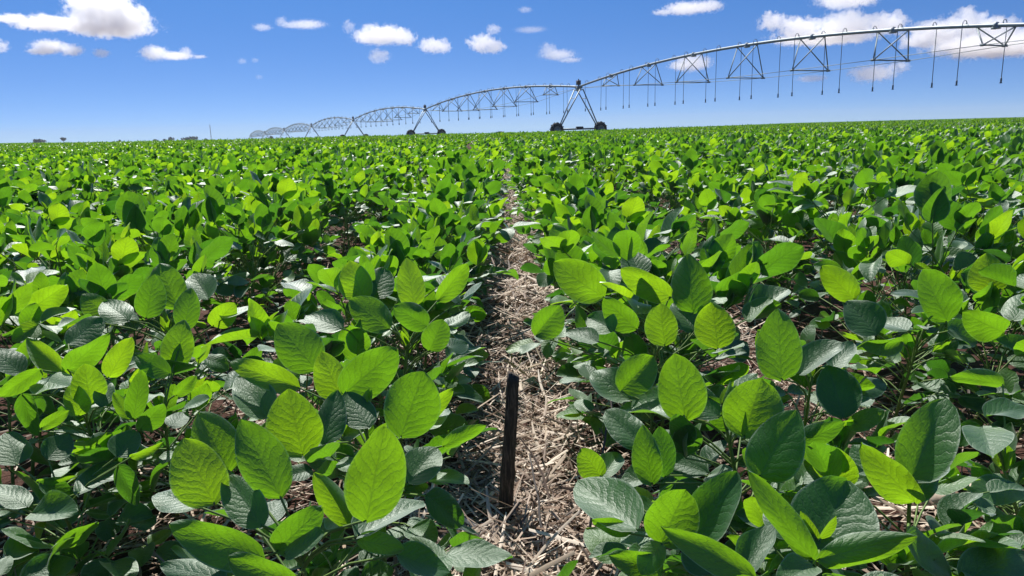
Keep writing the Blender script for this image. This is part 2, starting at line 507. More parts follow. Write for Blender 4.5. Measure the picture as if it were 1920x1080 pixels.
def make_plant(g, lod, height=0.36):
    mb, ms = MB(), (MB() if lod < 2 else None)
    lean = g.normal(0, 0.05, 2)
    az = g.uniform(0, 6.28)
    n = {0: 17, 1: 16, 2: 11}[lod]
    def stem_at(z): return np.array([lean[0] * z / height, lean[1] * z / height, z])
    if ms is not None:
        ms.tube([stem_at(z) for z in np.linspace(-0.01, height, 6)], [0.0042, 0.004, 0.0036, 0.003, 0.0024, 0.0016], 6 if lod == 0 else 3)
    for i in range(n):
        if lod < 2: f = 0.20 + 0.80 * i / (n - 1)
        else: f = 0.50 + 0.5 * i / (n - 1)
        z = height * f
        az += math.pi + g.normal(0, 0.7)
        low = f < 0.5
        size = (0.055 + 0.026 * min(1, f * 1.5)) * (0.78 if f > 0.97 else 1.0) * g.uniform(0.85, 1.15)
        plen = (0.135 + 0.085 * math.sin(min(1, f) * math.pi * 0.8)) * (0.45 if f > 0.97 else 0.8 if f > 0.85 else 1) * g.uniform(0.8, 1.2)
        pel = R(g.uniform(15, 45)) if low else R(g.uniform(32, 70))
        erect = g.uniform(-0.1, 0.35) if low else g.choice([g.uniform(-0.05, 0.35), g.uniform(0.65, 1.25)], p=[0.34, 0.66])
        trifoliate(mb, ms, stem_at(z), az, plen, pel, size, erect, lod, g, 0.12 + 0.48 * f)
    if lod < 2:                                         # young folded leaves at the tip
        for q in range(3):
            put_leaf(mb, stem_at(height), sph(g.uniform(0, 6.28), g.uniform(0.9, 1.4)), sph(g.uniform(0, 6.28), 0.2), 0.04, 0.018,
                     4, 2, 0.6, 0.0, 0.02, g, 0, 0.9)
    return mb, ms

NV = 14
variants = []
for i in range(NV):
    g = np.random.default_rng(100 + i)
    mb, ms = make_plant(g, 0, g.uniform(0.245, 0.325))
    variants.append((mb.mesh('soybean_foliage', M_LEAF), ms.mesh('soybean_stem', M_STEM)))

SRC = bpy.data.collections.new('soybean_sources')
def src(i, me):
    o = bpy.data.objects.new('soybean_source_%02d' % i, me)
    SRC.objects.link(o)
N1, N2, N3 = 10, 10, 5
si = 0
for i in range(N1):
    g = np.random.default_rng(300 + i)
    mb, ms = make_plant(g, 1, g.uniform(0.245, 0.325))
    k = MB()
    k.v, k.f, k.mi, k.uv, k.rnd, k.n = mb.v, mb.f, mb.mi, mb.uv, mb.rnd, mb.n
    n0 = k.n
    for v_, uv_, r_ in zip(ms.v, ms.uv, ms.rnd):
        k.v.append(v_); k.uv.append(uv_); k.rnd.append(r_)
    k.f += [tuple(q + n0 for q in f) for f in ms.f]; k.mi += [1] * len(ms.f); k.n += ms.n
    src(si, k.mesh('soybean_mid', [M_LEAF, M_STEM])); si += 1
for i in range(N2):
    g = np.random.default_rng(500 + i)
    mb, ms = make_plant(g, 2, g.uniform(0.245, 0.325))
    src(si, mb.mesh('soybean_far', M_LEAF_FAR_DIM)); si += 1
PATCH_L = 4.0
for i in range(N3):
    g = np.random.default_rng(700 + i)
    mb = MB()
    for row in (-1, 0, 1):
        y = -PATCH_L / 2
        while y < PATCH_L / 2:
            h = g.uniform(0.245, 0.325)
            bx, by = row * ROW + g.normal(0, 0.03), y
            for q in range(13):
                d = sph(g.uniform(0, 6.28), g.choice([g.uniform(0, 0.4), g.uniform(0.6, 1.3)], p=[0.5, 0.5]))
                b = np.array([bx + g.normal(0, 0.15), by + g.normal(0, 0.10), h + 0.07 - abs(g.normal(0, 0.07))])
                L = g.uniform(0.065, 0.095)
                nn = unit(np.array([g.normal(0, .4), g.normal(0, .4), 1.0]))
                if d[2] > 0.5:
                    c_ = d.dot(SUN_H)
                    if c_ > 0: d = unit(d - SUN_H * c_ * 0.5)
                    nn = nn + SUN_H * 0.5
                put_leaf(mb, b, d, nn, L, L * 0.7, 2, 2, 0.2, 0.1, 0.02, g)
            y += 0.13
    src(si, mb.mesh('soybean_patch', M_LEAF_FAR_DIM)); si += 1

# every plant position, nearest first
FOV_T = math.tan(R(34.7)) * 1.0
cand = []
for k in range(-22, 22):
    y = 0.15 + rng.uniform(0, 0.12)
    while y < 17.0:
        x = float(row_x(k, y)) + float(np.clip(rng.normal(0, 0.045), -0.08, 0.08)) * (0.5 if k in (-1, 0) else 2.4)
        if k in (-1, 0): x += (-1 if k == 0 else 1) * (0.045 * min(1, max(0, (y - 1.0) / 0.8)) + 0.035 * min(1, max(0, (y - 3) / 4)))
        if abs(x) < 1.3 + y * 0.86:
            cand.append((x, y))
        y += 0.098 * rng.uniform(0.75, 1.3)
NEAR_LIMIT = 280
def in_view(x, y):
    p = _CR.transposed() @ Vector((x, y, 0.30 - CAM_H))
    if p.z > -0.35: return False
    u, v = p.x / -p.z * F_PX + 960, 540 - p.y / -p.z * F_PX
    return -60 < u < 1980 and v < 1190
HERO_SPOTS = []            # filled with (x, y, radius) of plants built by hand
EXCLUDE = [(-0.36, 0.62, 0.40), (-0.28, 0.92, 0.29), (0.42, 0.62, 0.40), (0.40, 0.92, 0.29), (0.03, 0.8, 0.3), (0.62, 0.9, 0.22), (-0.8, 0.45, 0.3), (-0.85, 1.05, 0.22), (0.85, 0.5, 0.3), (0, 0.2, 0.6), (0.36, 1.25, 0.10), (-0.30, 1.25, 0.09), (0.27, 1.48, 0.09), (-0.28, 1.50, 0.09)]
near, rest = [], []
cand.sort(key=lambda p: p[0] ** 2 + p[1] ** 2)
for (x, y) in cand:
    if math.hypot(x, y) < 0.42: continue
    if any((x - a) ** 2 + (y - b) ** 2 < r * r for a, b, r in EXCLUDE): continue
    if in_view(x, y) and len(near) < NEAR_LIMIT: near.append((x, y))
    else: rest.append((x, y))

def plant_label(x, y):
    k = math.floor((x - (float(row_x(0, y)) - ROW / 2)) / ROW)
    side = 'right' if k >= 0 else 'left'
    k = k if k >= 0 else -k - 1
    nth = ['first', 'second', 'third', 'fourth', 'fifth', 'sixth', 'seventh', 'eighth', 'ninth', 'tenth'][min(k, 9)]
    lab = 'leafy soybean plant behind the front ones, in the %s row %s of the straw gap' % (nth, side)
    return lab, 'soybean plants in the %s row %s of the straw gap' % (nth, side)

def place_plant(x, y, i):
    fol, st = variants[i % NV] if i < 0 else variants[int(rng.integers(NV))]
    o = empty('soybean_plant', (x, y, float(terrain(x, y))))
    o.rotation_euler = (rng.normal(0, 0.05), rng.normal(0, 0.05), rng.uniform(-0.75, 0.75))
    s = float(np.clip(rng.normal(1.0, 0.09), 0.8, 1.2))
    o.scale = (s, s, s)
    link('foliage', fol, o)
    link('stem', st, o)
    lab, grp = plant_label(x, y)
    tag(o, lab, 'soybean plant', grp)
    return o
for i, (x, y) in enumerate(near): place_plant(x, y, i)

# ---- the front plants, leaf by leaf as they stand
HERO_LEAF = MB
def hero_plant(foot, top_h, leaves, label, seed, filler=0.20, stem_px=None):
    """leaves: (kind, base px, base py, tip px, tip py, width px, depth).  kind b: upright face toward the camera,
    d: face leaning back, g: lying level"""
    g = np.random.default_rng(4000 + seed)
    fx, fy = foot
    zg = float(terrain(fx, fy))
    org = np.array([fx, fy, zg])
    mb, ms = MB(), MB()
    bases = []
    for (kd, bx, by, tx, ty, wp, dp) in leaves:
        b = np.array(at(bx, by, dp))
        if kd == 'b':
            t = np.array(at(tx, ty, dp - 0.012)); W = wp * dp / F_PX
        elif kd == 'd':
            t = np.array(at(tx, ty, dp + 0.035)); W = wp * dp / F_PX
        else:
            t = np.array(at(tx, ty, dp - 0.01)); W = wp * dp / F_PX
            zt = b[2] + 0.006
            tt = np.array(on_plane(tx, ty, zt))
            if 0.05 < np.linalg.norm(tt - b) < 0.125: t = tt
            W = max(W, 0.62 * np.linalg.norm(t - b))
        d = t - b; L = np.linalg.norm(d); d = d / L
        v = unit(np.array([0, 0, CAM_H]) - b)
        if kd == 'b': nr = v + np.array([g.normal(0.05, .18), 0, g.normal(-0.32, .14)])
        elif kd == 'd': nr = v + np.array([g.normal(0, .2), 0, 0.75])
        else: nr = np.array([-0.16 + g.normal(0, .10), -0.27 + g.normal(0, .08), 1.0])
        W = min(W, L * 1.0)
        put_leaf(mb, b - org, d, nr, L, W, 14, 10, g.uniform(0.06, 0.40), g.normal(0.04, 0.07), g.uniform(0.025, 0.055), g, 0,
                 {'b': g.uniform(0.45, 1.0), 'd': g.uniform(0.1, 0.5), 'g': g.uniform(0.1, 0.6)}[kd])  # backlit leaves get a lighter tone, shaded ones darker: lighting put into colour
        bases.append(b - org)
    cen = np.mean(bases, axis=0)
    topp = np.array([cen[0] * 0.7, cen[1] * 0.7, top_h])
    def stem_at(q): return np.array([topp[0] * q ** 1.3, topp[1] * q ** 1.3, top_h * q])
    ms.tube([stem_at(q) for q in np.linspace(0, 1, 8)], list(np.linspace(0.0045, 0.0022, 8)), 8)
    for b in bases:
        q = min(0.97, max(0.15, (b[2] - 0.5 * np.linalg.norm(b[:2] - topp[:2]) - 0.02) / top_h))
        r0 = stem_at(q)
        md = (r0 + b) / 2 + np.array([0, 0, 0.012])
        ms.tube([r0, r0 * 0.6 + md * 0.4 + np.array([0, 0, .004]), md, b], [0.0019, 0.0016, 0.0015, 0.0013], 6, cap=False)
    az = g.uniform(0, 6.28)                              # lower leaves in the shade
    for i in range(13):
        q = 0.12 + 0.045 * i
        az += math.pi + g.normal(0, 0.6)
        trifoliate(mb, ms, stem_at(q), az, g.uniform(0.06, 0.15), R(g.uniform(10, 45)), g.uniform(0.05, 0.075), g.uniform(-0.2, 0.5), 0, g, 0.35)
    for i in range(7 if top_h > 0.25 else 3):            # more raised leaves inside the bush
        az += 2.4 + g.normal(0, 0.4)
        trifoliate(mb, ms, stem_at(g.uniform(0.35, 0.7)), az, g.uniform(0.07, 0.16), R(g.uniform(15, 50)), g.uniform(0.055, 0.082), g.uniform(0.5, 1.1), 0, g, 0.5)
    for q in range(3):
        put_leaf(mb, topp, sph(g.uniform(0, 6.28), g.uniform(0.9, 1.4)), sph(g.uniform(0, 6.28), 0.2), 0.038, 0.017, 5, 4, 0.6, 0, 0.02, g, 0, 0.9)
    o = empty('soybean_plant', (fx, fy, zg))
    link('foliage', mb.mesh('soybean_foliage', M_LEAF), o)
    link('stem', ms.mesh('soybean_stem', M_STEM), o)
    tag(o, label, 'soybean plant', 'soybean plants at the front')

hero_plant((-0.25, 0.80), 0.30, [
    ('b', 687, 975, 722, 800, 118, 0.76), ('b', 400, 942, 340, 822, 112, 0.80), ('b', 525, 930, 450, 786, 92, 0.80),
    ('b', 490, 1045, 312, 984, 82, 0.74), ('b', 520, 1032, 603, 952, 72, 0.76), ('g', 672, 1005, 796, 935, 80, 0.76),
    ('d', 490, 985, 425, 893, 72, 0.77), ('b', 555, 1095, 425, 1045, 66, 0.70), ('g', 535, 1038, 610, 1000, 55, 0.75),
    ('g', 372, 950, 290, 915, 55, 0.80), ('b', 428, 882, 372, 772, 96, 0.86), ('d', 745, 1040, 836, 1078, 70, 0.76),
    ('b', 660, 985, 588, 885, 50, 0.79), ('d', 420, 1085, 300, 1060, 66, 0.72), ('b', 672, 1012, 760, 1030, 44, 0.76)],
    'front soybean plant with the tallest bright upright leaves, left of the dark stake', 1)
hero_plant((-0.22, 1.05), 0.36, [
    ('b', 752, 817, 797, 688, 112, 0.96), ('b', 567, 852, 540, 729, 112, 0.95), ('d', 502, 782, 440, 700, 82, 1.02),
    ('b', 592, 692, 520, 606, 92, 1.14), ('b', 558, 726, 430, 680, 52, 1.05), ('b', 645, 738, 745, 655, 86, 1.06),
    ('d', 608, 832, 632, 726, 62, 0.98), ('b', 832, 836, 912, 798, 34, 0.98), ('d', 765, 905, 820, 838, 84, 0.94),
    ('g', 745, 822, 842, 770, 60, 1.0), ('b', 640, 745, 600, 660, 70, 1.08), ('d', 690, 800, 650, 735, 66, 1.0),
    ('d', 800, 930, 872, 985, 70, 0.92), ('b', 770, 800, 850, 730, 46, 1.05)],
    'bright soybean plant just behind the front plant left of the stake, rounded leaves raised', 2)
hero_plant((-0.05, 0.86), 0.10, [
    ('g', 838, 1040, 962, 1045, 74, 0.86), ('d', 830, 1050, 770, 1010, 50, 0.86), ('g', 835, 1045, 800, 1090, 50, 0.84)],
    'low soybean shoot with one broad grey green leaf lying in front of the stake', 3)
hero_plant((0.28, 0.86), 0.28, [
    ('g', 1192, 992, 1082, 902, 80, 0.84), ('b', 1240, 1018, 1288, 908, 106, 0.82), ('g', 1305, 1012, 1382, 884, 84, 0.84),
    ('b', 1412, 1080, 1244, 994, 62, 0.72), ('d', 1398, 1078, 1450, 983, 62, 0.76), ('b', 1240, 1072, 1142, 1045, 60, 0.80),
    ('b', 1240, 1020, 1200, 1080, 50, 0.80), ('b', 1125, 892, 1090, 842, 52, 0.98), ('d', 1130, 895, 1160, 850, 50, 0.98),
    ('b', 1180, 1000, 1110, 975, 40, 0.86), ('d', 1330, 1075, 1290, 1010, 66, 0.78)],
    'front soybean plant with two flat silvery leaves, right of the dark stake', 4)
hero_plant((0.36, 0.80), 0.31, [
    ('b', 1522, 1046, 1400, 890, 58, 0.74), ('d', 1530, 1036, 1590, 902, 165, 0.78), ('b', 1536, 1048, 1718, 1000, 66, 0.72),
    ('d', 1545, 1050, 1600, 1085, 70, 0.74), ('d', 1480, 1010, 1440, 940, 70, 0.80), ('g', 1525, 1060, 1460, 1090, 60, 0.72)],
    'front soybean plant with one very broad dark leaf and two narrow bright ones', 5)
hero_plant((0.36, 1.05), 0.36, [
    ('b', 1425, 892, 1492, 768, 112, 0.92), ('b', 1490, 836, 1584, 792, 48, 0.96), ('b', 1396, 817, 1428, 710, 118, 1.02),
    ('d', 1345, 782, 1268, 716, 62, 1.04), ('b', 1285, 787, 1264, 663, 98, 1.04), ('b', 1165, 732, 1226, 668, 72, 1.12),
    ('g', 1282, 782, 1154, 744, 50, 1.05), ('d', 1200, 836, 1134, 764, 66, 1.0), ('b', 1222, 906, 1206, 798, 62, 0.96),
    ('g', 1246, 892, 1240, 800, 50, 0.98), ('d', 1500, 905, 1530, 850, 84, 0.98), ('b', 1375, 800, 1330, 745, 60, 1.06),
    ('d', 1180, 750, 1110, 690, 70, 1.12), ('g', 1350, 770, 1420, 700, 60, 1.10)],
    'soybean plant with a bright round top leaf, behind the two front plants on the right', 6)
hero_plant((0.55, 0.95), 0.30, [
    ('b', 1710, 892, 1776, 740, 98, 0.86), ('b', 1716, 942, 1615, 833, 78, 0.86), ('g', 1720, 900, 1750, 850, 60, 0.90),
    ('d', 1640, 890, 1600, 835, 62, 0.92), ('d', 1700, 1004, 1790, 1085, 74, 0.80), ('d', 1690, 940, 1760, 900, 60, 0.9)],
    'soybean plant with one tall slanting leaf beside the pale dry stalk on the right', 7)
hero_plant((0.52, 1.30), 0.34, [
    ('d', 1582, 782, 1552, 684, 86, 1.10), ('b', 1465, 710, 1460, 578, 96, 1.12), ('g', 1500, 700, 1580, 640, 70, 1.15),
    ('d', 1560, 690, 1600, 640, 50, 1.18), ('b', 1480, 690, 1420, 620, 60, 1.2), ('b', 1590, 800, 1660, 770, 40, 1.15)],
    'soybean plant with an oval bright top leaf, left of the right bare patch', 8)
hero_plant((0.86, 1.15), 0.20, [
    ('g', 1910, 915, 1820, 925, 50, 1.08), ('d', 1838, 800, 1788, 832, 46, 1.15), ('g', 1842, 802, 1862, 850, 60, 1.12),
    ('g', 1850, 780, 1935, 760, 60, 1.12), ('b', 1850, 910, 1830, 870, 40, 1.1), ('b', 1880, 720, 1780, 705, 40, 1.2)],
    'low dark soybean plant at the right picture edge, beyond the pale dry stalk', 9)
hero_plant((0.72, 0.82), 0.16, [
    ('d', 1805, 1088, 1935, 1018, 100, 0.86), ('d', 1812, 1090, 1860, 1110, 70, 0.84)],
    'soybean plant with a broad dull leaf in the lower right corner', 10)

hero_plant((-0.80, 1.32), 0.34, [
    ('b', 126, 692, 205, 628, 62, 1.24), ('b', 117, 696, 46, 630, 46, 1.25), ('d', 128, 645, 192, 596, 60, 1.32),
    ('b', 170, 758, 158, 682, 66, 1.18), ('b', 148, 778, 134, 720, 50, 1.17), ('d', 190, 762, 202, 708, 40, 1.17),
    ('b', 205, 706, 246, 634, 46, 1.26), ('b', 76, 694, -4, 746, 40, 1.20), ('g', 74, 714, 132, 724, 40, 1.22),
    ('d', 42, 740, 66, 816, 42, 1.14), ('b', 78, 802, 130, 770, 28, 1.12), ('g', 40, 700, -20, 650, 60, 1.25)],
    'soybean plant at the left edge with two bright wing like leaves spread on top', 11)
hero_plant((-0.68, 1.32), 0.28, [
    ('g', 258, 768, 284, 720, 36, 1.18), ('b', 250, 784, 266, 694, 42, 1.16), ('b', 264, 804, 306, 756, 48, 1.14),
    ('b', 241, 786, 212, 736, 26, 1.16), ('g', 345, 765, 392, 745, 40, 1.2), ('d', 320, 800, 352, 772, 46, 1.15),
    ('b', 330, 740, 368, 710, 30, 1.25), ('b', 318, 700, 250, 668, 44, 1.3), ('g', 340, 640, 300, 690, 50, 1.35), ('b', 330, 690, 345, 600, 60, 1.34)],
    'small soybean plant with thin upright leaves, left of the front plant left of the stake', 12)
hero_plant((-0.74, 1.12), 0.20, [
    ('g', 150, 924, 230, 864, 72, 1.08), ('d', 75, 906, 146, 946, 48, 1.08), ('g', 62, 962, 152, 966, 48, 1.06),
    ('d', 50, 950, -14, 908, 52, 1.06), ('d', 222, 874, 256, 946, 46, 1.06), ('d', 220, 856, 256, 810, 74, 1.12),
    ('b', 245, 858, 306, 832, 22, 1.10), ('b', 70, 903, 142, 896, 20, 1.10), ('d', 30, 870, 10, 810, 70, 1.12),
    ('d', 90, 860, 130, 815, 60, 1.12), ('d', 40, 1085, 142, 1052, 66, 0.98), ('d', 10, 1040, 80, 1010, 60, 1.0), ('d', -10, 1080, 20, 1040, 40, 0.96)],
    'low shaded soybean plant in the lower left corner with one silvery leaf', 13)

hero_plant((0.27, 1.46), 0.34, [
    ('b', 1005, 628, 1052, 572, 62, 1.34), ('b', 1130, 556, 1034, 494, 78, 1.44), ('d', 1200, 516, 1180, 466, 84, 1.50),
    ('b', 1255, 556, 1164, 504, 62, 1.40), ('b', 1300, 586, 1288, 474, 84, 1.40), ('b', 1370, 541, 1426, 450, 62, 1.50),
    ('b', 1346, 651, 1334, 567, 82, 1.26), ('b', 1246, 646, 1238, 569, 62, 1.30), ('b', 1192, 616, 1130, 560, 60, 1.35),
    ('d', 1150, 620, 1100, 590, 60, 1.34), ('g', 1120, 640, 1060, 625, 50, 1.32), ('d', 1300, 620, 1262, 560, 56, 1.38), ('g', 1400, 600, 1450, 560, 60, 1.4)],
    'full soybean plant in the right row whose raised leaves lean over the straw gap', 14)
hero_plant((0.86, 1.62), 0.33, [
    ('d', 1642, 626, 1588, 560, 106, 1.38), ('b', 1775, 602, 1728, 504, 74, 1.50), ('b', 1860, 546, 1848, 474, 84, 1.60),
    ('b', 1882, 622, 1806, 592, 72, 1.40), ('g', 1700, 620, 1650, 600, 60, 1.45), ('b', 1690, 640, 1620, 655, 40, 1.38),
    ('d', 1900, 600, 1940, 540, 80, 1.5), ('b', 1600, 560, 1540, 500, 60, 1.6), ('d', 1780, 620, 1830, 640, 60, 1.4)],
    'soybean plant by the right picture edge with broad bright leaves above a dark folded one', 15)
hero_plant((-0.27, 1.50), 0.34, [
    ('b', 682, 562, 654, 488, 66, 1.46), ('b', 776, 572, 764, 482, 64, 1.45), ('b', 822, 562, 876, 492, 46, 1.50),
    ('b', 806, 656, 832, 600, 54, 1.22), ('b', 728, 616, 654, 558, 68, 1.32), ('b', 800, 612, 738, 574, 54, 1.32),
    ('d', 640, 616, 574, 590, 66, 1.28), ('g', 840, 610, 880, 590, 44, 1.36), ('d', 700, 560, 720, 500, 60, 1.5),
    ('g', 870, 560, 905, 530, 44, 1.5), ('d', 840, 650, 880, 640, 44, 1.3)],
    'full soybean plant in the left row with rounded leaves, behind the two front left plants', 16)
hero_plant((-0.78, 1.72), 0.34, [
    ('b', 332, 577, 298, 490, 66, 1.52), ('b', 274, 594, 290, 514, 54, 1.46), ('b', 346, 617, 361, 540, 50, 1.42),
    ('b', 60, 577, 126, 534, 50, 1.60), ('g', 420, 597, 476, 576, 56, 1.42), ('b', 400, 610, 440, 570, 46, 1.44),
    ('d', 240, 600, 190, 560, 62, 1.5), ('b', 200, 590, 150, 550, 50, 1.55), ('d', 390, 560, 360, 510, 60, 1.56), ('g', 160, 600, 110, 615, 50, 1.5)],
    'soybean plant in the second row on the left with two tall pointed bright leaves', 17)

# the rest of the field, past counting: one object
pts, idx, rot, scl = [], [], [], []
def put(x, y, i, rz, s, tilt=0.05):
    pts.append((x, y, float(terrain(x, y)))); idx.append(i)
    rot.append((rng.normal(0, tilt), rng.normal(0, tilt), rz)); scl.append(s)
for x, y in rest: put(x, y, int(rng.integers(0, N1)), rng.uniform(-0.75, 0.75), float(np.clip(rng.normal(1, 0.09), 0.8, 1.2)))
for k in range(-85, 85):
    y = 17.0 + rng.uniform(0, 0.13)
    while y < 56.0:
        x = float(row_x(k, y))
        if abs(x + 0.02 * y) < 3 + y * 1.0:
            put(x + rng.normal(0, 0.03 if k in (-1, 0) else 0.11), y, N1 + int(rng.integers(0, N2)), rng.uniform(-0.75, 0.75), float(np.clip(rng.normal(1, 0.09), 0.8, 1.2)))
        y += 0.115 * rng.uniform(0.8, 1.25)
for k in range(-500, 500, 3):
    y = 58.0 + rng.uniform(-1, 1)
    while y < 330:
        x = float(row_x(k, y))
        if abs(x + 0.1 * y) < 8 + y * 1.25:
            put(x, y, N1 + N2 + int(rng.integers(0, N3)), math.atan(0.144), 1.0, 0.0)
        y += PATCH_L
def build_crop():
    me = bpy.data.meshes.new('soybean_crop')
    me.from_pydata(pts, [], [])
    a = me.attributes.new('idx', 'INT', 'POINT'); a.data.foreach_set('value', idx)
    a = me.attributes.new('rot', 'FLOAT_VECTOR', 'POINT'); a.data.foreach_set('vector', np.array(rot).ravel())
    a = me.attributes.new('scl', 'FLOAT', 'POINT'); a.data.foreach_set('value', scl)
    o = link('soybean_crop', me)
    tag(o, 'soybean crop covering the rest of the field to the horizon', 'crop', kind='stuff')
    ng = bpy.data.node_groups.new('crop_scatter', 'GeometryNodeTree')
    ng.interface.new_socket('Geometry', in_out='INPUT', socket_type='NodeSocketGeometry')
    ng.interface.new_socket('Geometry', in_out='OUTPUT', socket_type='NodeSocketGeometry')
    N, Lk = ng.nodes, ng.links
    gi, go = N.new('NodeGroupInput'), N.new('NodeGroupOutput')
    iop = N.new('GeometryNodeInstanceOnPoints')
    ci = N.new('GeometryNodeCollectionInfo')
    ci.inputs['Collection'].default_value = SRC
    ci.inputs['Separate Children'].default_value = True
    ci.inputs['Reset Children'].default_value = True
    iop.inputs['Pick Instance'].default_value = True
    def na(nm, t):
        n = N.new('GeometryNodeInputNamedAttribute'); n.data_type = t
        n.inputs['Name'].default_value = nm
        return n.outputs['Attribute']
    e2r = N.new('FunctionNodeEulerToRotation')
    Lk.new(na('rot', 'FLOAT_VECTOR'), e2r.inputs[0])
    Lk.new(gi.outputs[0], iop.inputs['Points'])
    Lk.new(ci.outputs[0], iop.inputs['Instance'])
    Lk.new(na('idx', 'INT'), iop.inputs['Instance Index'])
    Lk.new(e2r.outputs[0], iop.inputs['Rotation'])
    Lk.new(na('scl', 'FLOAT'), iop.inputs['Scale'])
    Lk.new(iop.outputs[0], go.inputs[0])
    md = o.modifiers.new('scatter', 'NODES'); md.node_group = ng
build_crop()
print('PLANTS near', len(near), 'instanced', len(pts))

# ------------------------------------------------------------------ straw on the ground
def build_straw():
    g = np.random.default_rng(5)
    mb = MB()
    def piece(x, y, L, w, rn, zmax):
        n = 4
        a = g.uniform(0, 6.28); bend = g.normal(0, 0.5)
        z0 = terrain(x, y) + abs(g.normal(0, zmax * 1.7)) + 0.003
        tilt = g.normal(0, 0.27)
        P = []
        px, py, pz = x, y, float(z0) + max(0, -tilt * L)
        for i in range(n + 1):
            P.append((px, py, max(pz, 0.002 + float(terrain(px, py)))))
            a += bend / n
            px += math.cos(a) * L / n; py += math.sin(a) * L / n; pz += tilt * L / n
        P = np.array(P)
        tw = g.uniform(-0.8, 0.8)
        side = np.stack([-np.sin(a) * np.ones(n + 1), np.cos(a) * np.ones(n + 1), np.full(n + 1, tw)], -1)
        side /= np.linalg.norm(side, axis=1)[:, None]
        wd = w * np.array([0.8, 1, 1, 0.9, 0.4])[:, None]
        crown = np.array([0, 0, 0.3 * w])
        V = np.concatenate([P - side * wd, P + crown, P + side * wd])
        m = n + 1
        F = [(i, i + 1, m + i + 1, m + i) for i in range(n)] + [(m + i, m + i + 1, 2 * m + i + 1, 2 * m + i) for i in range(n)]
        mb.add(V, F, 0, None, rn)
    def scatter(n, xf, y0, y1, Ls, ws, zm):
        for i in range(n):
            y = y0 + (y1 - y0) * g.random() ** 1.6
            piece(xf(y), y, g.uniform(*Ls), g.uniform(*ws), float(np.clip(g.normal(0.5, 0.3), 0, 1)), zm)
    gapx = lambda y: float(row_x(-0.5, y)) + g.normal(0, 0.15)
    scatter(9500, gapx, 0.8, 5.0, (0.02, 0.15), (0.0008, 0.0036), 0.010)
    scatter(160, gapx, 0.95, 4.0, (0.04, 0.10), (0.003, 0.006), 0.012)
    scatter(7000, gapx, 3.0, 16.0, (0.05, 0.20), (0.0022, 0.006), 0.014)
    scatter(300, gapx, 0.9, 4.5, (0.06, 0.18), (0.0025, 0.005), 0.012)
    for sh in (-1.5, 0.5):
        f = lambda y, sh=sh: float(row_x(sh, y)) + g.normal(0, 0.18)
        scatter(3000, f, 0.8, 4.5, (0.03, 0.16), (0.0010, 0.0036), 0.010)
    allx = lambda y: g.uniform(-1.0 - y * 0.8, 1.0 + y * 0.8)
    scatter(2200, allx, 0.8, 6.0, (0.04, 0.16), (0.0014, 0.004), 0.010)
    o = link('straw_litter', mb.mesh('straw_litter', M_STRAW))
    tag(o, 'dry straw litter lying on the soil between the rows', 'straw', kind='stuff')
build_straw()

# ------------------------------------------------------------------ centre pivot irrigation machine
SPAN_D = 36.9                                           # depth of one span along the lens axis
def pivot_pt(m): return np.array(at(289 + 1405 / m, 279 - 205 / m, SPAN_D * m))
def tower_m(i): return 1.765 + (i - 1)                  # tower 1 is the nearest one in the frame
P_DIR = unit(pivot_pt(2.765) - pivot_pt(1.765))
P_FLAT = unit(P_DIR * np.array([1, 1, 0]))
P_SIDE = np.array([P_FLAT[1], -P_FLAT[0], 0.0])         # across the machine
UP = np.array([0, 0, 1.0])
machine = empty('irrigation_pivot', tuple(pivot_pt(1.765) * np.array([1, 1, 0]) + np.array([0, 0, float(terrain(*pivot_pt(1.765)[:2]))])))
tag(machine, 'long galvanised centre pivot irrigation machine arching across the field on wheeled towers', 'irrigation pivot')
M_ORG = np.array(machine.location)
def mlink(name, mb, mats, parent=machine):
    o = link(name, mb.mesh(name, mats), parent)
    return o

TRUSS = [0.80, 1.48, 1.85, 2.0, 1.85, 1.48, 0.85]
HOSE_T = [0.038 + 0.0402 * j for j in range(24)]

def span_fn(A, B, arch=1.02):
    A, B = np.array(A), np.array(B)
    def f(t):
        return A + (B - A) * t + UP * arch * (4 * t * (1 - t)) - M_ORG
    return f

